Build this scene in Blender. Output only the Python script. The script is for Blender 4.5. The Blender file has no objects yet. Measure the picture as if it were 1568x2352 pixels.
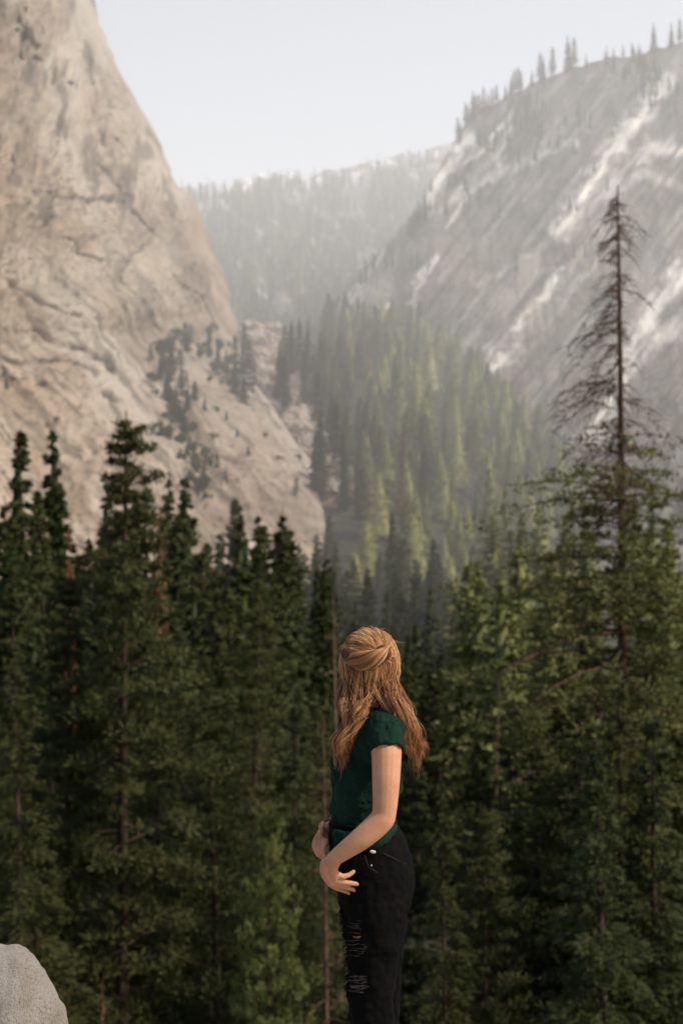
import bpy, bmesh, math, random
import numpy as np
from mathutils import Vector, noise
random.seed(7); RNG=np.random.default_rng(7)
S=bpy.context.scene; COL=S.collection
F=3267.0; CZ=2.06
def P(px,py,D): return Vector(((px-784)/F*D, D, CZ-(py-1176)/F*D))
def lerp(v,xs,ys): return np.interp(v,xs,ys)
# ---------------------------------------------------------------- noise
def _hash(ix,iy,seed):
    h=(ix.astype(np.int64)*374761393+iy.astype(np.int64)*668265263+seed*1274126177)&0x7fffffff
    h=((h^(h>>13))*1274126177)&0x7fffffff
    return ((h^(h>>16))&0xffff)/65535.0
def vn(x,y,seed=0):
    x=np.asarray(x,float); y=np.asarray(y,float)
    ix=np.floor(x); iy=np.floor(y); fx=x-ix; fy=y-iy
    fx=fx*fx*(3-2*fx); fy=fy*fy*(3-2*fy)
    a=_hash(ix,iy,seed); b=_hash(ix+1,iy,seed); c=_hash(ix,iy+1,seed); d=_hash(ix+1,iy+1,seed)
    return (a*(1-fx)+b*fx)*(1-fy)+(c*(1-fx)+d*fx)*fy
def fbm(x,y,seed=0,o=4):
    s=0;a=1;t=0
    for i in range(o):
        s=s+a*vn(x*2**i,y*2**i,seed+i*17); t+=a; a*=.5
    return s/t
def ridged(x,y,seed=0,o=4):
    s=0;a=1;t=0
    for i in range(o):
        s=s+a*(1-np.abs(2*vn(x*2**i,y*2**i,seed+i*13)-1)); t+=a; a*=.5
    return s/t
def dpoly(px,py,pts):
    best=np.full(px.shape,1e9)
    for (x0,y0),(x1,y1) in zip(pts[:-1],pts[1:]):
        dx,dy=x1-x0,y1-y0; t=np.clip(((px-x0)*dx+(py-y0)*dy)/(dx*dx+dy*dy),0,1)
        best=np.minimum(best,np.hypot(px-x0-t*dx,py-y0-t*dy))
    return best
# ---------------------------------------------------------------- mesh helpers
def mesh_np(name,V,Fc,mat=None,smooth=False,attrs=None):
    me=bpy.data.meshes.new(name); V=np.ascontiguousarray(V,dtype=np.float32); Fc=np.ascontiguousarray(Fc,dtype=np.int32)
    n,k=Fc.shape
    me.vertices.add(len(V)); me.vertices.foreach_set('co',V.ravel())
    me.loops.add(n*k); me.loops.foreach_set('vertex_index',Fc.ravel())
    me.polygons.add(n); me.polygons.foreach_set('loop_start',np.arange(0,n*k,k,dtype=np.int32))
    me.update(calc_edges=True); me.validate()
    if smooth: me.polygons.foreach_set('use_smooth',np.ones(len(me.polygons),bool))
    if attrs:
        for an,av in attrs.items():
            at=me.attributes.new(an,'FLOAT','POINT'); at.data.foreach_set('value',np.ascontiguousarray(av,dtype=np.float32).ravel())
    if mat: me.materials.append(mat)
    return me
def link(name,me,parent=None):
    o=bpy.data.objects.new(name,me); COL.objects.link(o)
    if parent: o.parent=parent
    return o
def tag(o,label=None,cat=None,group=None,kind=None):
    if label:o['label']=label
    if cat:o['category']=cat
    if group:o['group']=group
    if kind:o['kind']=kind
    return o
def empty(name,loc,label,cat,group=None):
    o=bpy.data.objects.new(name,None); COL.objects.link(o); o.location=loc; o.empty_display_size=.1
    return tag(o,label,cat,group)
def gridF(nr,nc):
    i=np.arange(nr-1)[:,None]*nc+np.arange(nc-1)[None,:]
    return np.stack([i,i+1,i+nc+1,i+nc],-1).reshape(-1,4)
# ---------------------------------------------------------------- materials
def newmat(name):
    m=bpy.data.materials.new(name); m.use_nodes=True; nt=m.node_tree; return m,nt,nt.nodes['Principled BSDF']
def N(nt,t,**k):
    n=nt.nodes.new(t)
    for a,b in k.items():
        if a in n.inputs.keys(): n.inputs[a].default_value=b
        else: setattr(n,a,b)
    return n
def L(nt,a,b): nt.links.new(a,b)
def ramp(nt,fac,stops):
    r=nt.nodes.new('ShaderNodeValToRGB'); e=r.color_ramp.elements
    e[0].position,e[0].color=stops[0][0],(*stops[0][1],1); e[1].position,e[1].color=stops[-1][0],(*stops[-1][1],1)
    for p,c in stops[1:-1]:
        q=e.new(p); q.color=(*c,1)
    L(nt,fac,r.inputs[0]); return r
def mix(nt,fac,a,b,mode='MIX'):
    m=nt.nodes.new('ShaderNodeMix'); m.data_type='RGBA'; m.blend_type=mode
    for s,v in ((m.inputs[0],fac),(m.inputs[6],a),(m.inputs[7],b)):
        if hasattr(v,'links'): L(nt,v,s)
        elif isinstance(v,tuple): s.default_value=(*v,1)
        else: s.default_value=v
    return m.outputs[2]
def foliage(name,dark,light,pale,var=.6,stuff=False):
    m,nt,b=newmat(name)
    tc=N(nt,'ShaderNodeTexCoord'); no=N(nt,'ShaderNodeTexNoise',Scale=.45,Detail=4.0)
    L(nt,tc.outputs['Object'],no.inputs['Vector'])
    r=ramp(nt,no.outputs[0],[(.35,dark),(.62,light)])
    mr=N(nt,'ShaderNodeMath',operation='MULTIPLY'); mr.inputs[1].default_value=var
    if stuff:
        at=N(nt,'ShaderNodeAttribute'); at.attribute_name='tint'; L(nt,at.outputs['Fac'],mr.inputs[0])
    else:
        oi=N(nt,'ShaderNodeObjectInfo'); L(nt,oi.outputs['Random'],mr.inputs[0])
    c=mix(nt,mr.outputs[0],r.outputs[0],pale)
    L(nt,c,b.inputs['Base Color']); b.inputs['Roughness'].default_value=.75
    b.inputs['Specular IOR Level'].default_value=.12
    tr=N(nt,'ShaderNodeBsdfTranslucent'); L(nt,c,tr.inputs['Color'])
    ms=N(nt,'ShaderNodeMixShader',Fac=.2); L(nt,b.outputs[0],ms.inputs[1]); L(nt,tr.outputs[0],ms.inputs[2])
    L(nt,ms.outputs[0],nt.nodes['Material Output'].inputs['Surface'])
    return m
def plain(name,c,rough=.8,c2=None,scale=8,bump=0,spec=.3):
    m,nt,b=newmat(name); tc=N(nt,'ShaderNodeTexCoord'); no=N(nt,'ShaderNodeTexNoise',Scale=scale,Detail=6.0)
    L(nt,tc.outputs['Object'],no.inputs['Vector'])
    c2=c2 or tuple(v*.7 for v in c)
    r=ramp(nt,no.outputs[0],[(.35,c2),(.65,c)]); L(nt,r.outputs[0],b.inputs['Base Color'])
    b.inputs['Roughness'].default_value=rough; b.inputs['Specular IOR Level'].default_value=spec
    if bump:
        bp=N(nt,'ShaderNodeBump',Strength=bump,Distance=.02); L(nt,no.outputs[0],bp.inputs['Height']); L(nt,bp.outputs[0],b.inputs['Normal'])
    return m
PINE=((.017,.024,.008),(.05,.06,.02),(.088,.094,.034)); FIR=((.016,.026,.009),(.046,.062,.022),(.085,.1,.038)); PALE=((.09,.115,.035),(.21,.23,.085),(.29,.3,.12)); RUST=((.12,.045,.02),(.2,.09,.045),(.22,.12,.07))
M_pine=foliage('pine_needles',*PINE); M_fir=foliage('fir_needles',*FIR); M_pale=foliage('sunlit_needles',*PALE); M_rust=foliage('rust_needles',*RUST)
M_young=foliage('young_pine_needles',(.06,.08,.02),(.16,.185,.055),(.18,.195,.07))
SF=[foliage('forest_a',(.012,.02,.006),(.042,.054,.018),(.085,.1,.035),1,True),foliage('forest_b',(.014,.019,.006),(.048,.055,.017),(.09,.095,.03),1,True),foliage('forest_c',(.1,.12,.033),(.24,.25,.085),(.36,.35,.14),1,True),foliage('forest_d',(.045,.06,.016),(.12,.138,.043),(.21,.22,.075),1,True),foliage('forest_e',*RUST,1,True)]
M_bark=plain('bark',(.075,.05,.033),.9,(.03,.02,.014),3,.4)
M_deadbark=plain('dead_bark',(.17,.11,.075),.9,(.07,.045,.03),3,.4)
M_shrub=foliage('shrub_leaves',(.035,.045,.015),(.08,.09,.035),(.1,.11,.045))
def rockmat(name,base,darkc,lightc,sc=.02,warm=(.3,.2,.13),bump=.6):
    m,nt,b=newmat(name); geo=N(nt,'ShaderNodeNewGeometry')
    n1=N(nt,'ShaderNodeTexNoise',Scale=sc,Detail=9.0,Roughness=.68); L(nt,geo.outputs['Position'],n1.inputs['Vector'])
    mp=N(nt,'ShaderNodeMapping'); mp.inputs['Scale'].default_value=(.16,.16,.02); mp.inputs['Rotation'].default_value=(0,.35,0)
    L(nt,geo.outputs['Position'],mp.inputs['Vector'])
    n2=N(nt,'ShaderNodeTexNoise',Scale=1.0,Detail=6.0); L(nt,mp.outputs[0],n2.inputs['Vector'])
    r=ramp(nt,n1.outputs[0],[(.32,tuple(v*.62 for v in base)),(.5,base),(.68,tuple(min(.62,v*1.3) for v in base))])
    r2=ramp(nt,n2.outputs[0],[(.38,(.6,.57,.54)),(.55,(1,1,1))])
    c=mix(nt,.6,r.outputs[0],r2.outputs[0],'MULTIPLY')
    a1=N(nt,'ShaderNodeAttribute'); a1.attribute_name='dark'; a2=N(nt,'ShaderNodeAttribute'); a2.attribute_name='light'; a3=N(nt,'ShaderNodeAttribute'); a3.attribute_name='warm'
    c=mix(nt,a3.outputs['Fac'],c,warm); c=mix(nt,a2.outputs['Fac'],c,lightc); c=mix(nt,a1.outputs['Fac'],c,darkc)
    L(nt,c,b.inputs['Base Color']); b.inputs['Roughness'].default_value=.85; b.inputs['Specular IOR Level'].default_value=.2
    n3=N(nt,'ShaderNodeTexNoise',Scale=.14,Detail=9.0,Roughness=.65); L(nt,geo.outputs['Position'],n3.inputs['Vector'])
    bp=N(nt,'ShaderNodeBump',Strength=bump,Distance=6.0); L(nt,n3.outputs[0],bp.inputs['Height']); L(nt,bp.outputs[0],b.inputs['Normal'])
    return m
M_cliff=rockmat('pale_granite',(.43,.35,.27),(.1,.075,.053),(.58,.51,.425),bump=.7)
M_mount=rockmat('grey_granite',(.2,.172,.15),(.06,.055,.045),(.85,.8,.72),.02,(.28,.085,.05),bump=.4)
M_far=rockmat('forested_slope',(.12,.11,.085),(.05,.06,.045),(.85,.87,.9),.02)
m,nt,b=newmat('forest_floor'); M_ground=m; geo=N(nt,'ShaderNodeNewGeometry'); n1=N(nt,'ShaderNodeTexNoise',Scale=.2,Detail=8.0); L(nt,geo.outputs['Position'],n1.inputs['Vector'])
r1=ramp(nt,n1.outputs[0],[(.35,(.013,.014,.007)),(.65,(.035,.031,.016))]); r2=ramp(nt,n1.outputs[0],[(.35,(.15,.075,.042)),(.5,(.24,.165,.12)),(.65,(.38,.31,.25))]); at=N(nt,'ShaderNodeAttribute'); at.attribute_name='talus'
L(nt,mix(nt,at.outputs['Fac'],r1.outputs[0],r2.outputs[0]),b.inputs['Base Color']); b.inputs['Roughness'].default_value=.95
M_talus=plain('talus_rock',(.54,.46,.38),.9,(.26,.21,.16),.4,.5)
# ---------------------------------------------------------------- world, sun, haze
el,az=math.radians(42),math.atan2(.85,-.3)
w=bpy.data.worlds.new('World'); S.world=w; w.use_nodes=True; nt=w.node_tree
sky=N(nt,'ShaderNodeTexSky'); sky.sky_type='NISHITA'; sky.sun_disc=False; sky.sun_elevation=el; sky.sun_rotation=az; sky.dust_density=2.5; sky.air_density=1.0
hs=N(nt,'ShaderNodeHueSaturation',Saturation=.85,Value=1.2); L(nt,sky.outputs[0],hs.inputs['Color'])
bg=nt.nodes['Background']; bg.inputs['Strength'].default_value=.13; L(nt,hs.outputs[0],bg.inputs['Color'])
sd=bpy.data.lights.new('sun','SUN'); sd.energy=3.6; sd.angle=math.radians(.5); sd.color=(1,.86,.68)
so=bpy.data.objects.new('sun',sd); COL.objects.link(so)
to=Vector((math.sin(az)*math.cos(el),math.cos(az)*math.cos(el),math.sin(el))); so.rotation_euler=to.to_track_quat('Z','Y').to_euler()
hz=bmesh.new(); bmesh.ops.create_cube(hz,size=1.0)
for v in hz.verts: v.co=Vector((v.co.x*6000,v.co.y*4900+2450+230,v.co.z*900+350))
hm=bpy.data.meshes.new('haze'); hz.to_mesh(hm); ho=link('haze',hm); tag(ho,kind='structure')
m=bpy.data.materials.new('haze'); m.use_nodes=True; nt=m.node_tree; nt.nodes.remove(nt.nodes['Principled BSDF'])
DEN=.00055
vs=N(nt,'ShaderNodeVolumeScatter'); vs.inputs['Color'].default_value=(1,.975,.95,1); vs.inputs['Density'].default_value=DEN; vs.inputs['Anisotropy'].default_value=.1
em=N(nt,'ShaderNodeEmission'); em.inputs['Color'].default_value=(1,.97,.93,1); em.inputs['Strength'].default_value=DEN*.49  # glow added to the haze, standing in for multiply scattered light
ad=N(nt,'ShaderNodeAddShader'); L(nt,vs.outputs[0],ad.inputs[0]); L(nt,em.outputs[0],ad.inputs[1])
L(nt,ad.outputs[0],nt.nodes['Material Output'].inputs['Volume']); hm.materials.append(m)
# ---------------------------------------------------------------- terrain
GY=[-300,5.3,5.7,6.6,20,40,65,120,200,300,380,450,600,750,900,1100,1500,5000]
GZ=[-.6,-.6,-.9,-4,-16,-24,-30,-42,-50,-42,-22,0,40,80,122,128,125,125]
def H(x,y):
    z=np.interp(y,GY,GZ); q=x/np.maximum(y,1); a=np.clip((q+.02)/-.12,0,1)
    z=z-22*a*np.exp(-((y-430)/170.)**2)
    return z-48*np.clip((q-.03)/.21,0,1.3)*np.clip((y-260)/260,0,1)
gul=[(550,700),(585,745),(602,790),(612,860),(660,925),(700,1000),(745,1065),(800,1130)]
ys=np.concatenate([np.linspace(-300,5,8),[5.3,5.7,6.2,6.6],np.geomspace(8,4800,260)])
aa=np.linspace(-1.3,1.3,301); Y,A=np.meshgrid(ys,aa,indexing='ij'); X=A*(np.abs(Y)+30)
Z=H(X,Y)+ (fbm(X/30,Y/30,3)-.5)*np.clip((Y-8)/60,0,1)*7
gpx=784+X/np.maximum(Y,1)*F; gpy=1176-(Z-CZ)/np.maximum(Y,1)*F
tal=np.clip(1.7-dpoly(gpx+(fbm(X/14,Y/14,6)-.5)*60,gpy,gul)/36,0,1)*(Y>380)
link('ground',mesh_np('ground',np.stack([X,Y,Z],-1).reshape(-1,3),gridF(*X.shape),M_ground,True,{'talus':tal})); bpy.data.objects['ground']['kind']='structure'
# left cliff
EPY=[-500,0,110,260,370,430,480,560,620,700,770,890,1070,1200,1350,1700]
EPX=[60,200,245,315,372,418,452,470,492,512,524,584,720,738,735,700]
ED =[860,800,790,780,770,765,760,750,745,735,720,640,500,430,380,330]
def edge(py): return lerp(py,EPY,EPX)
def cliffD(px,py):
    e=edge(py); De=lerp(py,EPY,ED); D0=330+(1200-np.minimum(py,1400))*.13; s=px/e
    return D0+(De-D0)*s
rows=np.linspace(-500,1700,560); s=np.concatenate([np.linspace(-.8,0,30)[:-1],np.linspace(0,1,260)])
PY,SS=np.meshgrid(rows,s,indexing='ij'); E=edge(PY)+ (fbm(PY/40,PY*0,5,3)-.5)*26*(PY<850)
PX=SS*E; DD=cliffD(PX,PY)
lo=np.clip((PY-450)/350,0,1)
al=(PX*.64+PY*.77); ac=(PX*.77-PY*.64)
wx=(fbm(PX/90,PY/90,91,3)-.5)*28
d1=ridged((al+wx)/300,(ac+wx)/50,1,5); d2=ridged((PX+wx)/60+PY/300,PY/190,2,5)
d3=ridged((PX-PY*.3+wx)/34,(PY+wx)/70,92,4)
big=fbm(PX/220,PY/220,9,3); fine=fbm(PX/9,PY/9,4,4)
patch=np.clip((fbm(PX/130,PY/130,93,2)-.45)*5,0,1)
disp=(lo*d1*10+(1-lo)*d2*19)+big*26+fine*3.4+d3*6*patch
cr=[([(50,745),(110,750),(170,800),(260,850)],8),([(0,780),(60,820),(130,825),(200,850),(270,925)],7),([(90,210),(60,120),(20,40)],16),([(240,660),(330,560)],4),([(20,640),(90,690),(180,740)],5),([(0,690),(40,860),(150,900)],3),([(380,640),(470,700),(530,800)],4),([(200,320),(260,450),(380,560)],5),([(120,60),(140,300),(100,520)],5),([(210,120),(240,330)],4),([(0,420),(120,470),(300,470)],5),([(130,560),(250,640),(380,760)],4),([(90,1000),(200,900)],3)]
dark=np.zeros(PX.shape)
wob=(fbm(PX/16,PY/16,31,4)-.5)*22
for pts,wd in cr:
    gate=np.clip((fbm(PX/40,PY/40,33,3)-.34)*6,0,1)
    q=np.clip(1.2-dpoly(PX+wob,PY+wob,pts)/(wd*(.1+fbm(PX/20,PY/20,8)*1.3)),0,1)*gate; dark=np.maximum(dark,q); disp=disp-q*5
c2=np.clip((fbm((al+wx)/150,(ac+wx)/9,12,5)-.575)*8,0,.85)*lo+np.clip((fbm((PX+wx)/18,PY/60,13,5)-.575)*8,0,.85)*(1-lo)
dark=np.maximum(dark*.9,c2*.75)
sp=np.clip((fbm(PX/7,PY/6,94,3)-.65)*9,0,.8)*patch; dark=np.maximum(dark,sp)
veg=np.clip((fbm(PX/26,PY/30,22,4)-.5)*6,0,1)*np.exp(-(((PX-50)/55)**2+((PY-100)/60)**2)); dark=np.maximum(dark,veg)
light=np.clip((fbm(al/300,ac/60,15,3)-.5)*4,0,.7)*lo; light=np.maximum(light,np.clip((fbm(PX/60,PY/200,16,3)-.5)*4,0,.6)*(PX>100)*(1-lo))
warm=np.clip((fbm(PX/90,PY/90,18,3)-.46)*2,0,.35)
k=(disp-24); Zw=CZ-(PY-1176)/F*DD+k*.2
tp=np.clip((1-SS)*12,0.15,1); Xw=(PX-784)/F*DD+k*.55*tp; Yw=DD-k*.75*tp
bx=[Xw];by=[Yw];bz=[Zw];att=[dark],[light],[warm]
for i,(dx,dy) in enumerate([(6,40),(0,120),(-60,300),(-200,500)]):
    bx.append(Xw[:,-1:]+dx-(i+1)*3);by.append(Yw[:,-1:]+dy);bz.append(Zw[:,-1:]-i*6-2)
    for a_ in att: a_.append(a_[0][:,-1:])
Xa=np.concatenate(bx,1);Ya=np.concatenate(by,1);Za=np.concatenate(bz,1); at=[np.concatenate(a_,1) for a_ in att]
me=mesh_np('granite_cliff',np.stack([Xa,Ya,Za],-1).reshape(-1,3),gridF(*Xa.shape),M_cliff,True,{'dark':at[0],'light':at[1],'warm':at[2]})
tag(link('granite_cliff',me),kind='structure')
# right mountain
RX=[560,640,690,740,820,900,960,1000,1040,1060,1100,1150,1220,1280,1390,1480,1568,2100]
RY=[930,870,805,725,635,547,475,400,325,292,255,228,192,166,132,120,95,-60]
def rtop(px): return lerp(px,RX,RY)
def mountD(px,py): return lerp(px,[560,700,1000,1300,1568,2100],[840,810,710,630,570,450])+(1100-py)*.55
cols=np.linspace(560,2100,560); t=np.linspace(0,1,400)
T,PX=np.meshgrid(t,cols,indexing='ij'); top=rtop(PX)+(fbm(PX/30,PX*0,41,4)-.5)*14
PY=1450+(top-1450)*T
al=(PX*.6-PY*.8); ac=(PX*.8+PY*.6)
disp=ridged(al/300,ac/75,51,5)*26+fbm(PX/160,PY/160,52,3)*44+fbm(PX/12,PY/12,53,4)*4
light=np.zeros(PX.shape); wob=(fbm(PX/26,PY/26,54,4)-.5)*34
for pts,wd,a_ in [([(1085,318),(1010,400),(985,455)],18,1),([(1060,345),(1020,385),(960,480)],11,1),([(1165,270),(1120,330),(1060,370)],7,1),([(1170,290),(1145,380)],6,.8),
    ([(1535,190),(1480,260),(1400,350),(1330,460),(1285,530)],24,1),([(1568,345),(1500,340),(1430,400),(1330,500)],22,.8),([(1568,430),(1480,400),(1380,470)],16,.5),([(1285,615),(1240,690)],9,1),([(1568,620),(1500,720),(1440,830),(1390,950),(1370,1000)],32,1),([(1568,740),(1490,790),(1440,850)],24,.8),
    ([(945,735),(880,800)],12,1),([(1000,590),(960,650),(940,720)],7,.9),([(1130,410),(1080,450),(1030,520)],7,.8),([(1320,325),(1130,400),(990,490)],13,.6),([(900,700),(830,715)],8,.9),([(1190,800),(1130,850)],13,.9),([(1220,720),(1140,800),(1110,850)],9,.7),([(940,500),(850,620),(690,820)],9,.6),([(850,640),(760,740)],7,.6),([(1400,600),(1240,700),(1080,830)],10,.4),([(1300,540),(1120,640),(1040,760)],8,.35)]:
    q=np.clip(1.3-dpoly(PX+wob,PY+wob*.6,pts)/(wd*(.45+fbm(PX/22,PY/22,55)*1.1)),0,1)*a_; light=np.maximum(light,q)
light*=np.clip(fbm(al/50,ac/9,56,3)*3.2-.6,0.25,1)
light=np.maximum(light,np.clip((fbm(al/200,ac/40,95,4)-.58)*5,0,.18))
dark=np.clip((fbm(PX/18,PY/30,57,4)-.5)*5,0,.7)*np.clip(1.2-(PY-rtop(PX))/150,0,1); dark=np.maximum(dark,np.clip((fbm((PX-PY*.12)/12,PY/120,58,4)-.55)*6,0,.55)); dark=np.maximum(dark,np.clip((fbm(al/160,ac/10,96,4)-.57)*9,0,.8))
warm=np.clip((fbm(PX/40,PY/40,59,3)-.42)*4,0,.9)*np.exp(-(((PX-1080)/140)**2+((PY-890)/50)**2))
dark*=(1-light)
DD=mountD(PX,PY)-(disp-34)*.8*np.clip((1-T)*10,.1,1)
Xw=(PX-784)/F*DD; Zw=CZ-(PY-1176)/F*DD; Yw=DD
bx=[Xw];by=[Yw];bz=[Zw];att=[dark],[light],[warm]
for i,(dy,dz) in enumerate([(15,-1),(60,-5),(200,-40),(600,-200)]):
    bx.append(Xw[-1:]+i*2);by.append(Yw[-1:]+dy);bz.append(Zw[-1:]+dz)
    for a_ in att: a_.append(a_[0][-1:]*0)
Xa=np.concatenate(bx);Ya=np.concatenate(by);Za=np.concatenate(bz); at=[np.concatenate(a_) for a_ in att]
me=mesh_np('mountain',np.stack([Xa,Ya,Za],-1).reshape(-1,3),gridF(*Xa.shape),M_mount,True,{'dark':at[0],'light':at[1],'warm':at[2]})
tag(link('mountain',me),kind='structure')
# far ridge
FX=[-200,300,440,530,620,700,780,850,930,1020,1060,1300,1900]
FY=[520,440,428,420,398,404,392,368,356,334,316,250,220]
def ftop(px): return lerp(px,FX,FY)
def farD(px,py): return 1080+np.maximum(800-py,-150)*2.1
cols=np.linspace(-200,1900,360); T,PX=np.meshgrid(np.linspace(0,1,150),cols,indexing='ij'); top=ftop(PX)+(fbm(PX/24,PX*0,61,4)-.5)*22
PY=950+(top-950)*T; DD=farD(PX,PY)-(ridged((PX+PY)/150,(PX-PY)/90,62,4)-.5)*180*np.clip((1-T)*8,.1,1)*np.clip(T*4,.2,1)
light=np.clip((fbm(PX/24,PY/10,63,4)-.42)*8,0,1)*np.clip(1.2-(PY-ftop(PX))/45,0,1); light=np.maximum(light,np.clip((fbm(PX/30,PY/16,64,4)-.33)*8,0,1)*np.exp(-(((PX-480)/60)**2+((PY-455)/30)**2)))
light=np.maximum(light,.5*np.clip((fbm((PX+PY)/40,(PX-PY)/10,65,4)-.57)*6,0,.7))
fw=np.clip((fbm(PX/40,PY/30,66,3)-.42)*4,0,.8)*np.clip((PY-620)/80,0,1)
Xw=(PX-784)/F*DD; Zw=CZ-(PY-1176)/F*DD
Xa=np.concatenate([Xw,Xw[-1:],Xw[-1:]]);Ya=np.concatenate([DD,DD[-1:]+80,DD[-1:]+700]);Za=np.concatenate([Zw,Zw[-1:]-8,Zw[-1:]-250]); l=np.concatenate([light,light[-1:],light[-1:]]); fw=np.concatenate([fw,fw[-1:],fw[-1:]])
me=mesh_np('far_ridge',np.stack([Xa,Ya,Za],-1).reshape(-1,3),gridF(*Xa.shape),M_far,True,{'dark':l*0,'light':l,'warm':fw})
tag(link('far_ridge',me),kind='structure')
# rock ledge
gx,gy=np.meshgrid(np.linspace(-6,6,90),np.linspace(-5,5.45,80)); gz=(fbm(gx*1.2,gy*1.2,71)-.5)*.12-.06+np.clip((1.6-gy)/2,0,1)*.35
gz[-1]-=3; gy[-1]+=.15
link('rock_ledge',mesh_np('rock_ledge',np.stack([gx,gy,gz],-1).reshape(-1,3),gridF(*gx.shape),plain('ledge_granite',(.42,.38,.33),.9,(.25,.22,.19),6,.5),True))['kind']='structure'
# ---------------------------------------------------------------- trees
def tubes(paths,radii,ns=5):
    Vs=[];Fs=[];o=0
    for p,r in zip(paths,radii):
        p=np.asarray(p,float); k=len(p); d=np.gradient(p,axis=0); d/=np.linalg.norm(d,axis=1)[:,None]+1e-9
        up=np.where(np.abs(d[:,2:3])>.8,np.array([[1.,0,0]]),np.array([[0,0,1.]])); u=np.cross(d,up); u/=np.linalg.norm(u,axis=1)[:,None]; v=np.cross(d,u)
        an=np.arange(ns)/ns*2*np.pi
        ring=p[:,None]+(u[:,None]*np.cos(an)[None,:,None]+v[:,None]*np.sin(an)[None,:,None])*np.asarray(r)[:,None,None]
        Vs.append(ring.reshape(-1,3)); i=np.arange(k-1)[:,None]*ns; j=np.arange(ns)[None]; j2=(j+1)%ns
        Fs.append(np.stack([i+j,i+j2,i+ns+j2,i+ns+j],-1).reshape(-1,4)+o); o+=k*ns
    return np.concatenate(Vs),np.concatenate(Fs)
def conifer(seed,Ht=30,R=4,nb=120,nl=60,base=.15,llen=.5,lw=.16,power=.85,up=.1,droop=.35,clump=0,trunkr=.35,inner=.25,ragged=.3,skew=None,bare=0,bs=1.0,nj=.9,core=0,fall=.14,limb=.9):
    r=np.random.default_rng(seed)
    t=np.sort(r.random(nb))**.95; az=np.arange(nb)*2.399+r.random(nb)*.8
    tt=base+(1-base)*t; prof=np.minimum((1-t)**power+.03,1)*np.minimum(1,.45+t*4)
    Lb=R*prof*(1-ragged+2*ragged*r.random(nb))*(1-.45*ragged*np.sin(az+seed)*1)
    if skew is not None: Lb=Lb*skew(tt,az)
    z0=tt*Ht*.985; lean=np.sin(tt*3+seed)*.25
    upb=up+ (t**2)*.5+r.normal(0,.08,nb)
    def pt(b,s): 
        rr=Lb[b]*s
        return np.stack([lean[b]+np.cos(az[b])*rr,np.sin(az[b])*rr,z0[b]+Lb[b]*(upb[b]*s-droop*s*s)],-1)
    b=np.repeat(np.arange(nb),nl); w_=np.clip(Lb[b]/R*1.5,.2,1); keep=r.random(len(b))<w_; 
    if bare: keep&=(r.random(len(b))>np.clip((tt[b]-bare+fall)/fall,0,1))
    b=b[keep]; n=len(b)
    if clump:
        cid=r.integers(0,clump,n); cs=(.4+.6*np.modf(np.sin(b*12.9+cid*78.2)*43758.5)[0]**2)
        cl=np.modf(np.sin(b*39.3+cid*11.1)*24634.6)[0]*.36
        c=pt(b,cs); c[:,0]+=-np.sin(az[b])*Lb[b]*cl; c[:,1]+=np.cos(az[b])*Lb[b]*cl
        rad=.16+.5*np.clip(Lb[b]/R,0,1); o=r.normal(0,1,(n,3)); o/=np.linalg.norm(o,axis=1)[:,None]; o*= (r.random(n)**.5)[:,None]*rad[:,None]; o[:,2]*=.6
        c=c+o; d=o+np.array([0,0,.15])+r.normal(0,.15,(n,3))
    else:
        s=inner+(1-inner)*r.random(n)**.8; c=pt(b,s); lat=r.normal(0,1,n)*.22*Lb[b]*np.sqrt(np.clip(1.15-s,0,1))
        c[:,0]+=-np.sin(az[b])*lat; c[:,1]+=np.cos(az[b])*lat; c[:,2]+=r.normal(0,.12,n)-np.abs(lat)*.3
        sg=np.sign(lat); d=np.stack([np.cos(az[b])*1.2-np.sin(az[b])*sg,np.sin(az[b])*1.2+np.cos(az[b])*sg,np.full(n,-.25)],-1)+r.normal(0,.35,(n,3))
    d/=np.linalg.norm(d,axis=1)[:,None]
    on=np.stack([np.cos(az[b]),np.sin(az[b]),np.full(n,.7)],-1)+r.normal(0,nj,(n,3))
    wv=np.cross(d,on); wv/=np.linalg.norm(wv,axis=1)[:,None]+1e-6
    ll=(llen*(.6+.8*r.random(n)))[:,None]; ww=(lw*(.6+.8*r.random(n)))[:,None]
    q=np.stack([c-d*ll*.5-wv*ww*.35,c-d*ll*.1+wv*ww*.6,c+d*ll*.5+wv*ww*.1,c+d*ll*.1-wv*ww*.6],1)
    V=q.reshape(-1,3); Fq=np.arange(len(V)).reshape(-1,4)
    if core:  # opaque inner cone added to block light and darken the crown's shadow side
        zc=np.linspace(base*Ht+.8,Ht*.93,9); rc=R*core*np.clip((1-(zc/Ht-base)/(1-base)),0,1)**power; an=np.arange(9)/9*6.283
        rg=np.stack([np.cos(an)[None]*rc[:,None]*(.8+.4*r.random((9,9))),np.sin(an)[None]*rc[:,None]*(.8+.4*r.random((9,9))),zc[:,None]+r.normal(0,.3,(9,9))],-1)
        i=np.arange(8)[:,None]*9; j=np.arange(9)[None]; j2=(j+1)%9
        Fq=np.concatenate([Fq,np.stack([i+j,i+j2,i+9+j2,i+9+j],-1).reshape(-1,4)+len(V)]); V=np.concatenate([V,rg.reshape(-1,3)])
    zz=np.linspace(0,1,14); tp=np.stack([np.sin(zz*3+seed)*.25*(zz>0),zz*0,zz*Ht],-1); paths=[tp]; rad=[trunkr*(1-zz)**.8+.03]
    for i in range(nb):
        if bare and tt[i]>bare: continue
        s=np.linspace(0,limb,5); paths.append(pt(np.full(5,i),s)); rad.append((.014+.007*Lb[i])*(1.05-s)*bs)
    return (V,Fq),tubes(paths,rad,5)
def mk(nm,res,mc,mb):
    c,t=res; return (mesh_np(nm+'_crown',*c,mc),mesh_np(nm+'_trunk',*t,mb,True))
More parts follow.
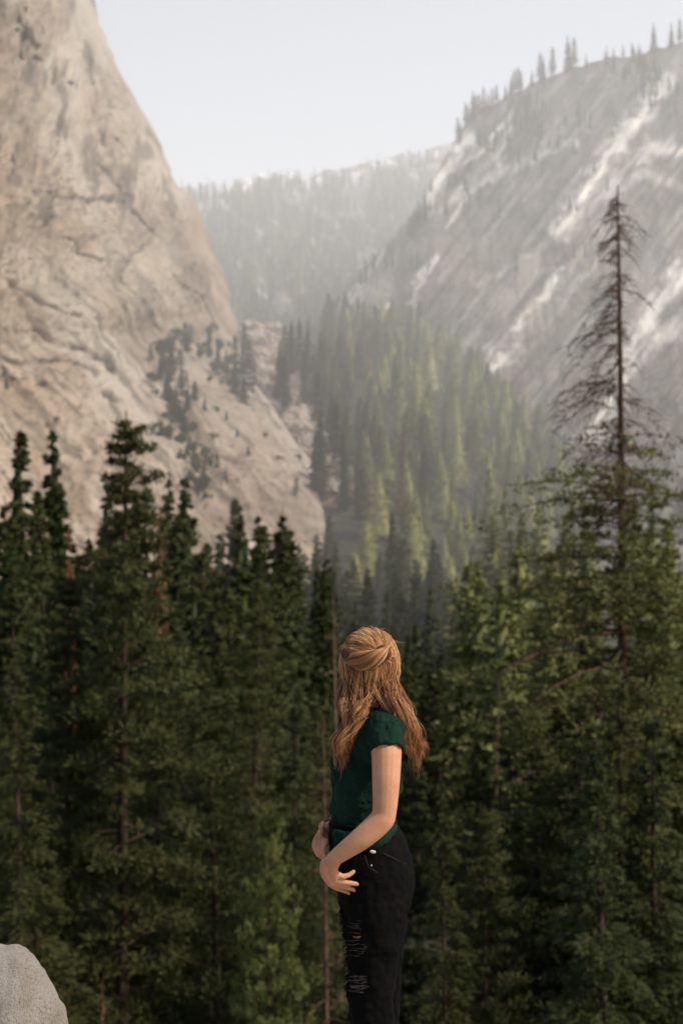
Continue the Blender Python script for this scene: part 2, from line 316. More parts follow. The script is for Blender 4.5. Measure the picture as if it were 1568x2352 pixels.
def place(proto,name,loc,Ht,wid,rot,label,cat,group=None,base=30.):
    o=empty(name,loc,label,cat,group); 
    for nm,me in (('trunk',proto[1]),('crown',proto[0])): link(nm,me,o)
    o.rotation_euler=(random.gauss(0,.015),random.gauss(0,.015),rot); o.scale=(wid*Ht/base,wid*Ht/base,Ht/base)
    return o
near=[mk('near_pine_%d'%i,conifer(100+i,30,4.6,190,200,.08,.33,.072,.62,.15,.25,clump=8,trunkr=.32,ragged=.5,limb=.7),M_pine,M_bark) for i in range(3)]
near+= [mk('near_fir_%d'%i,conifer(120+i,30,4.4,240,180,.05,.33,.08,.85,.05,.42,trunkr=.3,ragged=.4,limb=.8),M_fir if i else M_pine,M_bark) for i in range(3)]
mid=[mk('mid_fir_%d'%i,conifer(140+i,30,4.9,150,70,.04,.75,.26,.95,.05,.4,trunkr=.3,ragged=.25,nj=.6,core=.45),M_fir,M_bark) for i in range(3)]
mid+=[mk('mid_pine_%d'%i,conifer(150+i,30,4.8,130,80,.08,.65,.2,.75,.12,.25,clump=6,trunkr=.3,ragged=.35,nj=.7),M_pine,M_bark) for i in range(2)]
palep=[mk('pale_fir_%d'%i,conifer(160+i,30,5.2,150,75,.04,.65,.21,.85,.1,.3,trunkr=.3,ragged=.28,nj=.6,core=.45),M_pale,M_bark) for i in range(2)]
rustp=mk('rust_fir',conifer(170,30,3.0,80,30,.1,.7,.2,.8,.05,.4),M_rust,M_deadbark)
youngp=mk('young_pine',conifer(175,30,7.0,200,190,.25,.38,.09,.55,.3,.2,clump=7,ragged=.3),M_young,M_bark)
snagp=mk('snag',conifer(180,30,1.8,46,2,.35,.3,.1,.6,0,.3,trunkr=.3,bs=2.0),M_rust,M_deadbark)
def px_of(x,y,z): return 784+x/y*F,1176-(z-CZ)/y*F
used=[]
def hero(proto,name,px,top,D,wid,label,cat='tree',group=None,rot=None):
    x=(px-784)/F*D; zb=float(H(x,D))-1; zt=CZ-(top-1176)/F*D; used.append((x,D))
    return place(proto,name,(x,D,zb),zt-zb,wid,random.random()*6.28 if rot is None else rot,label,cat,group)
hero(near[0],'pine_tree',280,938,64,.85,'tallest dark pine on the left, rising in front of the pale cliff','pine tree')
hero(youngp,'pine_tree',622,1850,42,.42,'light green young pine with a rounded top, left of the standing person','pine tree')
hero(near[3],'fir_tree',1018,1765,46,.75,'narrow grey-green fir just right of the standing person, far below','fir tree')
hero(snagp,'dead_tree',770,1362,120,.9,'thin bare brown dead trunk with short stubs directly above the person','dead tree')
hero(mid[0],'fir_tree',34,983,215,.9,'dark spire-shaped fir against the pale cliff at the far left edge','fir tree')
hero(mid[1],'fir_tree',156,983,225,.9,'dark spire-shaped fir against the pale cliff, left of the tallest left pine','fir tree')
hero(rustp,'dead_tree',380,1140,180,.4,'rust-brown dead fir below the base of the left cliff','dead tree')
hero(rustp,'dead_tree',168,1185,170,.35,'thin rust-brown dead fir under the second dark spire fir at the left','dead tree')
hero(rustp,'dead_tree',922,985,440,.8,'rust-brown dead fir among green firs in the hazy middle of the slope','dead tree')
hero(rustp,'dead_tree',240,2240,40,.4,'small rust-brown treetop at the bottom beside the white boulder','dead tree')
hero(snagp,'dead_tree',745,1640,60,.7,'thin bare reddish dead trunk just left of the long red hair','dead tree')
hero(snagp,'dead_tree',1132,1560,80,.7,'thin reddish dead trunk right of the person in the dark forest','dead tree')
G1='dark conifers at the foot of the left cliff'
for i,(px,tp,D) in enumerate([(345,1115,230),(388,1092,240),(428,1090,235),(75,1120,200),(640,1162,200),(685,1210,215),(120,1120,230),(500,1130,260),(545,1150,260),(590,1160,240),(10,1080,210),(210,1080,230),(240,1070,240),(310,1100,235),(460,1110,240),(100,1130,190),(190,1130,200),(525,1120,270),(610,1150,230),(660,1180,220),(0,1140,180),(60,1150,170),(290,1130,200),(405,1130,220),(480,1150,210),(570,1160,210)]):
    hero(random.choice(mid),'fir_tree',px,tp+(0 if i<6 else random.uniform(0,140)),D,random.uniform(.75,1.1),'dark conifer in the row standing along the foot of the left cliff','fir tree',G1)
for px,tp,D in [(1108,1285,190),(1155,1318,175),(1195,1175,290),(1120,1075,420),(1080,1290,200),(1172,1120,360),(1240,1150,300),(1290,1180,260),(1500,1180,260),(1545,1200,230),(1350,1200,250),(1450,1150,300),(1210,1230,220),(1260,1260,200),(1520,1290,180),(1560,1330,160),(1130,1180,300)]:
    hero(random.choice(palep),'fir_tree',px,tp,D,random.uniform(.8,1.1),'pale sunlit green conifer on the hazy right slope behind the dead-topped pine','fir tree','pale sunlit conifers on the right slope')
for px,tp,D in [(560,738,640),(542,765,630),(575,780,620),(652,745,650),(668,735,660),(688,728,660),(705,735,665),(655,800,600),(640,780,600),(735,760,660),(700,800,620),(730,850,560),(720,790,640),(765,900,520),(735,945,480),(770,920,500),(790,990,460),(480,750,640),(500,770,630),(520,800,610),(540,820,600),(728,980,470),(560,850,590)]:
    x=(px-784)/F*D; zt=CZ-(tp-1176)/F*D; hh=26 if px>535 else 14
    place(random.choice(mid),'fir_tree',(x,D,zt-hh),hh,random.uniform(.8,1.1),random.random()*6,'dark conifer in the cluster lining the rocky gully beside the cliff','fir tree','dark conifers along the gully')
for px,tp,D,w_ in [(150,1310,66,.85),(60,1440,60,.9),(425,1350,78,.8),(230,1420,75,.8),(575,1320,120,.9),(345,1440,70,.8),(500,1500,72,.9),(1255,1480,64,1.05),(1345,1420,70,1.0),(1480,1440,66,1.1),(1560,1380,66,1.1),(655,1560,85,1),(720,1620,95,1),(1100,1680,64,1),(1180,1600,70,1.1),(960,1700,80,1.1),(1100,1840,50,1),(900,1740,66,1.1),(1425,1540,52,1.1),(1330,1600,50,1.1),(1520,1620,50,1.1),(1400,1700,46,1.1),(1210,1700,52,1)]:
    hero(random.choice(near),'pine_tree',px,tp,D,w_,'tall dark pine with visible trunk in the front row of the forest','pine tree','front row of dark pines')
# dead-topped pine
def skew(tt,az): 
    return np.where(tt<.8,.75+.6*np.clip(-np.cos(az),0,1),1.0)
dp=conifer(201,44,5.2,280,140,.34,.36,.09,.55,.1,.35,clump=6,trunkr=.36,ragged=.6,bare=.78,fall=.18,skew=skew,limb=.7)
r=np.random.default_rng(5); paths=[];rad=[]
for i in range(150):
    t=r.random()**.9; z=44*(.66+.335*t); a=r.normal(3.1,1.0) if r.random()<.35 else r.random()*6.28; Lr=(2.7*(1-t)**.5+.15)*(.15+1.1*r.random()**1.5)*(1.1 if t<.45 else 1)*(.7+.6*math.sin(t*19)**2); s=np.linspace(0,1,8)
    dr=.2+1.3*r.random(); u0=r.normal(.1,.3); ja=np.cumsum(r.normal(0,.1,8)); jz=np.cumsum(r.normal(0,.09,8))
    pth=np.stack([np.cos(a+ja)*Lr*s,np.sin(a+ja)*Lr*s,z+Lr*(u0*s-dr*s*s)+jz*Lr*.3],-1); paths.append(pth); rad.append(.03*(1.15-s))
    for j in range(int(4+Lr*8)):
        i0=r.integers(1,8); p0=pth[i0]; l=(.2+.7*r.random())*(.5+.25*Lr); aa_=a+r.normal(0,1.1); q=np.linspace(0,1,4)
        paths.append(np.stack([p0[0]+np.cos(aa_)*l*q,p0[1]+np.sin(aa_)*l*q,p0[2]+l*(r.normal(.0,.3)*q-(.3+.8*r.random())*q*q)],-1)); rad.append(.017*(1.2-q))
tv,tf=tubes(paths,rad,3)
D=62; x=(1415-784)/F*D; zt=CZ-(425-1176)/F*D
o=empty('pine_tree',(x,D,zt-44),'tall pine with a bare brown dead top and green lower branches','pine tree'); used.append((x,D))
link('trunk',mesh_np('dead_top_trunk',*dp[1],plain('reddish_bark',(.11,.065,.042),.9,(.045,.027,.018),3,.4),True),o); link('crown',mesh_np('dead_top_crown',*dp[0],foliage('light_pine_needles',(.04,.05,.014),(.125,.135,.04),(.155,.158,.055))),o)
link('dead_branches',mesh_np('dead_branches',tv,tf,plain('dead_twigs',(.16,.09,.056),.9,(.075,.042,.028),3)),o)['label']='bare drooping brown dead branches at the top'
# random forest
pts=[]; cell={}
def gd(px,py): return dpoly(np.array([px]),np.array([py]),gul)[0]
def sample(n,y0,y1,pw,spf):
    for _ in range(n):
        y=y0+(y1-y0)*random.random()**pw; a=random.uniform(-.29,.29); x=a*y; sp=spf(y)
        key=(int(x//14),int(y//14)); bad=False
        for i in (-1,0,1):
            for j in (-1,0,1):
                for q in cell.get((key[0]+i,key[1]+j),()):
                    if (q[0]-x)**2+(q[1]-y)**2<sp*sp: bad=True
        if bad: continue
        z=float(H(x,y)); px,py=px_of(x,y,z); e=float(edge(py))
        if px<e+15 and y>float(cliffD(np.array(max(px,-250)),np.array(py)))-22: continue
        if y>350 and 500<px<830 and min(gd(px,py),gd(px,py-18*F/y),gd(px,py-9*F/y))<34: continue
        if y>float(mountD(np.array(px),np.array(py)))-14: continue
        if any((q[0]-x)**2+(q[1]-y)**2<10 for q in used): continue
        cell.setdefault(key,[]).append((x,y)); pts.append((y,x,z))
sample(9000,44,140,.8,lambda y:4.5)
sample(14000,140,340,.7,lambda y:6.8)
sample(28000,340,900,.7,lambda y:10.8)
random.shuffle(pts); pts.sort(key=lambda p:p[0]); print('TREES',len(pts))
def climit(px): return lerp(px,[-60,100,300,400,500,600,700,800,950,1050,1150,1250,1600],[1460,1450,1420,1460,1500,1560,1660,1720,1740,1700,1580,1450,1410])
cn=0;cm=0; stuff=[]
for y,x,z in pts:
    px,_=px_of(x,y,z); Ht=random.uniform(20,34)
    if y<140:
        tl=climit(px)+random.random()**1.1*460
        if y<62 and (500<px<745 or 930<px<1105): tl=max(tl,2080)
        zl=CZ-(tl-1176)/F*y; Ht=min(Ht+8,zl-z)
        if Ht<10: Ht=random.uniform(7,11)
    elif px<745:
        zl=CZ-(1170+random.random()**1.3*200-1176)/F*y; Ht=min(Ht+12,zl-z)
        if Ht<8: continue
    elif y<340:
        tl=1225+(340-y)/200*270+random.random()*150
        if px>1150: tl-=80
        zl=CZ-(tl-1176)/F*y; Ht=min(Ht+8,zl-z)
        if Ht<8: Ht=random.uniform(8,12)
    if y<140 and cn<270:
        cn+=1
        place(random.choice(near),'pine_tree',(x,y,z-.5),Ht,random.uniform(.8,1.1)*(1.0 if Ht>18 else 1.4),random.random()*6.28,'dark conifer packed in the shaded forest below the ledge','pine tree','conifers in the near forest')
    elif y>=140 and cm<220:
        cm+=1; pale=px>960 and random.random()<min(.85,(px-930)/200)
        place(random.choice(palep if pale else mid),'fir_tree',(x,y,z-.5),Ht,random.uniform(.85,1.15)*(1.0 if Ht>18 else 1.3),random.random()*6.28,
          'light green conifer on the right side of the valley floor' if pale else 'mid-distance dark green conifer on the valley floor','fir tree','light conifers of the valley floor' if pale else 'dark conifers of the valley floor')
    else: stuff.append((y,x,z,Ht,px))
def merge(name,items,protos,mats,label):
    Vs=[];Fs=[];o=0;mi=[];ti=[]
    for (x,y,z,Ht,wd,k) in items:
        V,Fq=random.choice(protos); a=random.random()*6.28; s=Ht/30.
        c,sn=math.cos(a),math.sin(a); W=np.empty_like(V); W[:,0]=(V[:,0]*c-V[:,1]*sn)*s*wd+x; W[:,1]=(V[:,0]*sn+V[:,1]*c)*s*wd+y; W[:,2]=V[:,2]*s+z
        Vs.append(W);Fs.append(Fq+o);o+=len(V); mi.append(np.full(len(Fq),k)); ti.append(np.full(len(V),random.random()**1.3))
    me=mesh_np(name,np.concatenate(Vs),np.concatenate(Fs),None,False,{'tint':np.concatenate(ti)})
    for m_ in mats: me.materials.append(m_)
    me.polygons.foreach_set('material_index',np.concatenate(mi).astype(np.int32)); me.update()
    return tag(link(name,me),label,'forest',kind='stuff')
lp=[conifer(300+i,30,5.6,90,18,.03,1.0,.4,.72,.05,.35,ragged=.25,nj=.45,core=.62)[0] for i in range(6)]
items=[]
for y,x,z,Ht,px in stuff:
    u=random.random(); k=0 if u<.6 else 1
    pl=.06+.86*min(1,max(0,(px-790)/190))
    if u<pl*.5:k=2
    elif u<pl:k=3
    if random.random()<.03:k=4
    h_=Ht*(.5+.3*random.random())
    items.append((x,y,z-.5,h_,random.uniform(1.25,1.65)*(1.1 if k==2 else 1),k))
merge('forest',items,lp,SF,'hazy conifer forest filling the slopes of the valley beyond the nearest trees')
tp=[conifer(400+i,30,4.8,22,7,.05,2.6,1.3,.9,.0,.35,nj=.5,core=.4)[0] for i in range(3)]
items=[]
for i in range(5200):
    px=random.uniform(330,1100); t=random.random(); top=float(ftop(px)); py=top+20+(900-top)*t
    if fbm(np.array(px/50),np.array(py/40),77,3)<.4: continue
    D=float(farD(px,py))-32; items.append(((px-784)/F*D,D,CZ-(py-1176)/F*D-6,random.uniform(14,30),random.uniform(.9,1.3),0 if random.random()<.55 else 3))
merge('ridge_forest',items,tp,SF,'distant hazy forest covering the far ridge at the head of the valley')
items=[]
for i in range(900):
    px=random.uniform(700,1600); top=float(rtop(px)); py=top+6+abs(random.gauss(0,1))*(30 if px<1000 else 60)
    if px<1000 and random.random()<.5: continue
    if random.random()<.25: px=random.gauss(1150,120); py=random.gauss(420,120)
    if px<700 or py<float(rtop(px))+8: continue
    if fbm(np.array(px/60),np.array(py/40),78,3)<.47: continue
    D=float(mountD(px,py))-22; items.append(((px-784)/F*D,D,CZ-(py-1176)/F*D-4,random.uniform(7,17),1.0,0))
merge('crest_forest',items,tp,SF,'thin woods scattered below the crest of the right mountain')
for px,h in [(1100,50),(1068,60),(1085,70),(1120,40),(1140,50),(1180,62),(1196,52),(1240,75),(1247,60),(1268,75),(1305,85),(1318,80),(1345,30),(1388,25),(1430,34),(1450,36),(1500,72),(1540,60),(1560,66),(1220,40),(1050,50),(1075,45),(1092,55),(1110,60),(1130,46),(1160,40),(1172,50),(1190,64)]:
    py=float(rtop(px))+8; D=float(mountD(px,py)); Ht=h/F*D
    place(mid[3] if random.random()<.6 else mid[0],'pine_tree',((px-784)/F*D,D,CZ-(py-1176)/F*D),Ht,1.0,random.random()*6,'small hazy conifer standing on the skyline of the right mountain','pine tree','skyline conifers on the right mountain')
# shrubs on cliff
def shrub(seed,n=900):
    r=np.random.default_rng(seed); cen=r.normal(0,1,(9,3))*[1.1,1.1,.8]+[0,0,1.6]; k=r.integers(0,9,n); o_=r.normal(0,1,(n,3)); o_/=np.linalg.norm(o_,axis=1)[:,None]
    c=cen[k]+o_*(r.random(n)**.4)[:,None]*1.1; d=r.normal(0,1,(n,3)); d/=np.linalg.norm(d,axis=1)[:,None]; wv=np.cross(d,o_+.01); wv/=np.linalg.norm(wv,axis=1)[:,None]+1e-6
    q=np.stack([c-d*.3,c+wv*.2,c+d*.3,c-wv*.2],1); V=q.reshape(-1,3)
    pa=[np.stack([np.linspace(0,cc[0],4),np.linspace(0,cc[1],4),np.linspace(-.8,cc[2],4)],-1) for cc in cen]
    return (V,np.arange(len(V)).reshape(-1,4)),tubes(pa,[np.linspace(.16,.04,4)]*9,5)
shp=[mk('shrub_%d'%i,shrub(i),M_shrub,M_bark) for i in range(3)]
shr=mk('rust_shrub',shrub(7),M_rust,M_deadbark)
sl=[(385,790,34),(410,760,30),(430,800,26),(375,830,30),(400,850,36),(415,885,30),(385,910,40),(430,935,34),(395,960,38),(380,1000,44),(410,1010,34),(440,980,26),(500,840,34),(530,875,26),(480,870,18),(450,900,18),(470,940,16),(430,1040,22),(450,1070,30),(475,1100,26),(500,940,14),(545,1000,12),(570,1040,14),(610,1000,12),(640,1050,14),(680,1130,22),(490,1000,18),(520,960,14),(480,760,24),(505,790,26),(470,790,20),(530,820,28),(555,850,24),(265,320,16),(160,190,14),(30,370,14),(15,890,22),(690,1050,14),(20,60,30),(60,90,34),(45,130,30),(85,130,20),(25,30,24),(160,540,14),(300,700,12),(350,870,18),(360,900,14),(460,1120,20),(420,960,24)]
for _ in range(60):
    t=random.random(); sl.append((float(np.interp(t,[0,.5,1],[400,405,470]))+random.gauss(0,28),760+t*380,random.uniform(8,32)))
for _ in range(14): sl.append((random.gauss(50,28),random.gauss(85,38),random.uniform(12,26)))
for px,py,s_ in sl:
    D=float(cliffD(px,py))-12
    base=((px-784)/F*D,D,CZ-(py+s_*.4-1176)/F*D)
    if random.random()<.42 and s_>11:
        Ht=s_*random.uniform(1.5,2.2)/F*D
        place(random.choice(mid),'fir_tree',base,Ht,random.uniform(1.2,1.8),random.random()*6,'small upright conifer rooted in a crack of the pale left cliff','fir tree','small conifers on the left cliff')
    else:
        k=s_/F*D/5.0; o=empty('shrub',base,'small dark green bush clinging to a crack of the pale left cliff','shrub','bushes on the left cliff')
        pr=random.choice(shp); link('stem',pr[1],o); link('foliage',pr[0],o); o.scale=(k*1.1,k*1.1,k*random.uniform(1,1.5)); o.rotation_euler=(0,0,random.random()*6)
def rock(seed,sub=3,amp=.3,mat=M_talus,flat=.8,box=1.0):
    bm=bmesh.new(); bmesh.ops.create_icosphere(bm,subdivisions=sub,radius=1)
    for v in bm.verts:
        n=noise.fractal(v.co*1.1+Vector((seed*3.1,0,0)),1,2,4); n2=noise.noise(v.co*.8+Vector((0,seed*2.3,0)))
        c=v.co.copy(); v.co=Vector([math.copysign(abs(q)**box,q) for q in c]); v.co*=1+amp*n+.12*n2; v.co.z*=flat
    me=bpy.data.meshes.new('rock'); bm.to_mesh(me); bm.free(); me.materials.append(mat); 
    return me
rk=[rock(i) for i in range(5)]
def gpoint(px,py):
    ang=(1176-py)/F; ysr=np.linspace(380,900,300); zz=H((px-784)/F*ysr,ysr); j=int(np.argmin(np.abs((zz-CZ)/ysr-ang))); D=float(ysr[j]); return (px-784)/F*D,D,float(zz[j])
def onpath(sx,sy):
    q=random.random()*(len(gul)-1); k=min(int(q),len(gul)-2); f=q-k; return gul[k][0]*(1-f)+gul[k+1][0]*f+random.gauss(0,sx),gul[k][1]*(1-f)+gul[k+1][1]*f+random.gauss(0,sy)
for i in range(150):
    px,py=onpath(18,10); x,D,z=gpoint(px,max(py,760))
    s_=random.uniform(1,3.8); o=link('boulder',random.choice(rk)); o.location=(x,D,z+s_*.4+1.5); o.scale=(s_*random.uniform(.9,1.6),s_,s_*.7); o.rotation_euler=(random.random(),random.random(),random.random()*6)
    tag(o,'pale boulder tumbled in the rocky gully between the cliff and the forest','boulder','boulders in the gully')
for i in range(44):
    px,py=onpath(28,12) if i<30 else (random.gauss(1090,70),random.gauss(900,18)); x,D,z=gpoint(px,max(py,760))
    if i>=30: D=float(mountD(px,py))-22; x=(px-784)/F*D; z=CZ-(py-1176)/F*D
    o=empty('shrub',(x,D,z+1),'rust-brown bush beside the pale boulders of the gully' if i<30 else 'rust-red bush at the foot of the right mountain','shrub','rusty bushes in the gully' if i<30 else 'rust-red bushes below the right mountain')
    link('stem',shr[1],o); link('foliage',shr[0],o); k=random.uniform(.6,1.3); o.scale=(k,k,k)
# foreground boulders
m,nt,b=newmat('white_granite'); tc=N(nt,'ShaderNodeTexCoord'); v1=N(nt,'ShaderNodeTexNoise',Scale=30.0,Detail=6.0,Roughness=.75); L(nt,tc.outputs['Object'],v1.inputs[0]); n1=N(nt,'ShaderNodeTexNoise',Scale=3.0,Detail=8.0); L(nt,tc.outputs['Object'],n1.inputs[0])
rr=ramp(nt,v1.outputs[0],[(.33,(.22,.2,.175)),(.47,(.52,.48,.43)),(.7,(.66,.62,.57))]); r2=ramp(nt,n1.outputs[0],[(.35,(.75,.7,.64)),(.6,(1,1,1))]); L(nt,mix(nt,.8,rr.outputs[0],r2.outputs[0],'MULTIPLY'),b.inputs['Base Color']); b.inputs['Roughness'].default_value=.9
bp=N(nt,'ShaderNodeBump',Strength=.9,Distance=.035); L(nt,v1.outputs[0],bp.inputs['Height']); L(nt,bp.outputs[0],b.inputs['Normal']); M_white=m
me=rock(19,6,.12,M_white,1.0,.86); o=link('boulder',me); me.polygons.foreach_set('use_smooth',np.ones(len(me.polygons),bool)); o.location=(-1.06,4.6,.33); o.scale=(.165,.2,.31); o.rotation_euler=(0,.12,.6)
bpy.context.view_layer.update()
W=[o.matrix_world@v.co for v in me.vertices]; zt=max(v.z for v in W); xr=max(v.x for v in W)
o.location.z+=.65-zt; o.location.x+=-.875-xr
tag(o,'rounded white speckled granite boulder in the bottom left corner','boulder')
me=rock(12,5,.06,M_white,.8); o=link('boulder',me); me.polygons.foreach_set('use_smooth',np.ones(len(me.polygons),bool)); o.location=(-.755,4.6,.17); o.scale=(.08,.12,.27); tag(o,'small white stone just peeking in right of the corner boulder','boulder')
# ---------------------------------------------------------------- person
PXM=4.6/F
def catmull(pts,n):
    p=np.array(pts,float); p=np.vstack([2*p[0]-p[1],p,2*p[-1]-p[-2]]); out=[]
    for i in range(1,len(p)-2):
        for t in np.linspace(0,1,n,endpoint=False):
            out.append(.5*((2*p[i])+(-p[i-1]+p[i+1])*t+(2*p[i-1]-5*p[i]+4*p[i+1]-p[i+2])*t*t+(-p[i-1]+3*p[i]-3*p[i+1]+p[i+2])*t**3))
    out.append(p[-2]); return np.array(out)
class MB:
    def __init__(s): s.V=[];s.F=[];s.n=0
    def rings(s,R):
        R=np.asarray(R); k,n,_=R.shape; o=s.n
        s.V+=R.reshape(-1,3).tolist()
        for i in range(k-1):
            for j in range(n): s.F.append((o+i*n+j,o+i*n+(j+1)%n,o+(i+1)*n+(j+1)%n,o+(i+1)*n+j))
        s.F.append(tuple(o+j for j in range(n))[::-1]); s.F.append(tuple(o+(k-1)*n+j for j in range(n))); s.n+=k*n
    def limb(s,pts,n=16,sub=5,rnd=True,flat=None):
        q=[(*P(a,b,c),r) for a,b,c,r in pts]; c=catmull(q,sub); p=c[:,:3]; r=c[:,3]
        d=np.gradient(p,axis=0); d/=np.linalg.norm(d,axis=1)[:,None]
        if rnd:
            ex=[];er=[]
            for a in (80,55,30): ex.append(p[0]-d[0]*r[0]*math.sin(math.radians(a)));er.append(r[0]*math.cos(math.radians(a)))
            fx=[];fr=[]
            for a in (30,55,80): fx.append(p[-1]+d[-1]*r[-1]*math.sin(math.radians(a)));fr.append(r[-1]*math.cos(math.radians(a)))
            p=np.vstack([ex,p,fx]); r=np.concatenate([er,r,fr]); d=np.vstack([[d[0]]*3,d,[d[-1]]*3])
        u=np.cross(d[0],[0.2,1,.1]); u/=np.linalg.norm(u); R=[]; an=np.arange(n)/n*2*np.pi
        for i in range(len(p)):
            u=u-d[i]*np.dot(u,d[i]); u/=np.linalg.norm(u); v=np.cross(d[i],u)
            R.append(p[i]+(np.cos(an)[:,None]*u+np.sin(an)[:,None]*v*(flat or 1))*r[i])
        s.rings(R)
    def torso(s,secs,n=40):
        c=catmull(np.array(secs,float),5); an=np.arange(n)/n*2*np.pi; R=[]
        for py,l,r,b,D in c:
            cen=np.array(P((l+r)/2,py,D)); hw=(r-l)/2/F*D
            ca,sa=np.cos(an),np.sin(an); sg=lambda v:np.sign(v)*np.abs(v)**.92
            R.append(cen+np.stack([sg(ca)*hw,sg(sa)*b,0*an],-1))
        s.rings(R)
    def ellipsoid(s,c,r,n=24,m=14):
        R=[]; an=np.arange(n)/n*2*np.pi
        for t in np.linspace(.06,math.pi-.06,m): R.append(np.array(c)+np.stack([np.cos(an)*math.sin(t)*r[0],np.sin(an)*math.sin(t)*r[1],np.full(n,math.cos(t)*r[2])],-1))
        s.rings(R)
    def build(s,name,mat,parent,vox=None,smooth=4,disp=None):
        me=bpy.data.meshes.new(name); me.from_pydata([tuple(v) for v in s.V],[],s.F); bm=bmesh.new(); bm.from_mesh(me); bmesh.ops.recalc_face_normals(bm,faces=bm.faces); bm.to_mesh(me); bm.free()
        for p in me.polygons: p.use_smooth=True
        me.materials.append(mat); o=link(name,me,parent)
        if vox:
            md=o.modifiers.new('r','REMESH'); md.mode='VOXEL'; md.voxel_size=vox; md.use_smooth_shade=True
            if smooth: ms=o.modifiers.new('s','SMOOTH'); ms.factor=.5; ms.iterations=smooth
        for i,(st,sc) in enumerate(disp or []):
            tx=bpy.data.textures.new(name,'CLOUDS'); tx.noise_scale=sc; tx.noise_depth=1; dm=o.modifiers.new('d','DISPLACE'); dm.texture=tx; dm.strength=st; dm.texture_coords='LOCAL'; dm.mid_level=.5
        return o
m,nt,b=newmat('skin'); tc=N(nt,'ShaderNodeTexCoord'); n1=N(nt,'ShaderNodeTexNoise',Scale=14.0,Detail=4.0); L(nt,tc.outputs['Object'],n1.inputs[0]); n2=N(nt,'ShaderNodeTexNoise',Scale=120.0,Detail=3.0); L(nt,tc.outputs['Object'],n2.inputs[0])
rr=ramp(nt,n1.outputs[0],[(.3,(.45,.21,.12)),(.7,(.57,.3,.178))]); r2=ramp(nt,n2.outputs[0],[(.3,(.9,.87,.85)),(.6,(1,1,1))]); L(nt,mix(nt,.8,rr.outputs[0],r2.outputs[0],'MULTIPLY'),b.inputs['Base Color']); b.inputs['Roughness'].default_value=.6; b.inputs['Subsurface Weight'].default_value=.1; b.inputs['Subsurface Radius'].default_value=(.6,.25,.12); b.inputs['Subsurface Scale'].default_value=.015; b.inputs['Specular IOR Level'].default_value=.25; M_skin=m
def cloth(name,c,c2,sc,bump,rough=.9):
    m,nt,b=newmat(name); tc=N(nt,'ShaderNodeTexCoord'); n1=N(nt,'ShaderNodeTexNoise',Scale=9.0,Detail=5.0); L(nt,tc.outputs['Object'],n1.inputs[0]); n2=N(nt,'ShaderNodeTexNoise',Scale=sc,Detail=2.0); L(nt,tc.outputs['Object'],n2.inputs[0])
    rr=ramp(nt,n1.outputs[0],[(.3,c2),(.7,c)]); r2=ramp(nt,n2.outputs[0],[(.3,(.55,.55,.55)),(.7,(1.25,1.25,1.25))]); L(nt,mix(nt,1.0,rr.outputs[0],r2.outputs[0],'MULTIPLY'),b.inputs['Base Color']); b.inputs['Roughness'].default_value=rough; b.inputs['Specular IOR Level'].default_value=.06
    bp=N(nt,'ShaderNodeBump',Strength=bump,Distance=.02); L(nt,n1.outputs[0],bp.inputs['Height']); L(nt,bp.outputs[0],b.inputs['Normal']); return m
M_shirt=cloth('green_jersey',(.012,.034,.023),(.006,.02,.014),300,.6)
M_jean=cloth('black_denim',(.0055,.005,.0046),(.003,.003,.0028),400,.5)
per=empty('person',(0,0,0),'person with long red hair, dark green t-shirt and ripped black jeans, looking away','person')
per.location=(.1,4.6,0)
def fix(o): o.location=(-.1,-4.6,0); return o
B=MB()
B.torso([(1625,815,895,.055,4.6),(1660,800,915,.14,4.6),(1750,775,922,.13,4.6),(1850,770,900,.11,4.6),(1950,775,925,.13,4.6),(2040,790,930,.13,4.6),(2090,800,925,.12,4.6)])
B.limb([(852,1560,4.6,.055),(856,1620,4.6,.052),(858,1650,4.6,.06)])
B.limb([(870,1665,4.53,.05),(884,1672,4.46,.052),(887,1730,4.40,.0475),(886,1800,4.37,.0425),(882,1868,4.36,.037),(872,1888,4.355,.038),(832,1924,4.35,.0355),(790,1955,4.36,.028),(765,1974,4.38,.0235)])
B.limb([(840,1665,4.68,.05),(838,1680,4.76,.05),(850,1780,4.82,.043),(850,1860,4.82,.038),(800,1885,4.75,.033),(757,1903,4.67,.023)])
B.limb([(768,1974,4.385,.024),(757,1990,4.40,.028),(757,2010,4.42,.029),(766,2028,4.45,.022)],flat=.6)
B.limb([(748,1984,4.40,.018),(748,2005,4.41,.018),(760,2026,4.43,.016)])
for f in [[(768,2004,4.41,.011),(785,2013,4.42,.0095),(800,2010,4.43,.0085),(812,2002,4.44,.007)],
          [(766,2020,4.42,.011),(785,2026,4.43,.0095),(808,2029,4.44,.0085),(830,2032,4.45,.0065)],
          [(764,2027,4.43,.011),(782,2034,4.44,.0095),(804,2041,4.45,.008),(822,2047,4.46,.0062)],
          [(758,2030,4.44,.010),(774,2040,4.455,.0085),(792,2047,4.465,.0075),(804,2053,4.47,.006)],
          [(752,1990,4.44,.012),(762,2005,4.46,.011),(775,2016,4.47,.009),(786,2022,4.475,.0075)]]: B.limb(f,10,4)
B.limb([(757,1903,4.66,.022),(746,1915,4.64,.026),(742,1930,4.62,.026)],flat=.7)
for f in [[(735,1915,4.61,.0105),(724,1930,4.60,.009),(722,1948,4.60,.008),(730,1958,4.60,.007)],
          [(738,1924,4.60,.0105),(727,1942,4.59,.009),(728,1960,4.59,.008),(738,1968,4.59,.0068)],
          [(744,1930,4.59,.0105),(735,1950,4.58,.009),(737,1966,4.58,.008),(748,1975,4.58,.0066)],
          [(750,1932,4.58,.0095),(744,1950,4.57,.008),(746,1963,4.57,.007),(755,1970,4.57,.006)],
          [(745,1912,4.63,.011),(738,1900,4.60,.010),(742,1890,4.58,.008)]]: B.limb(f,10,4)
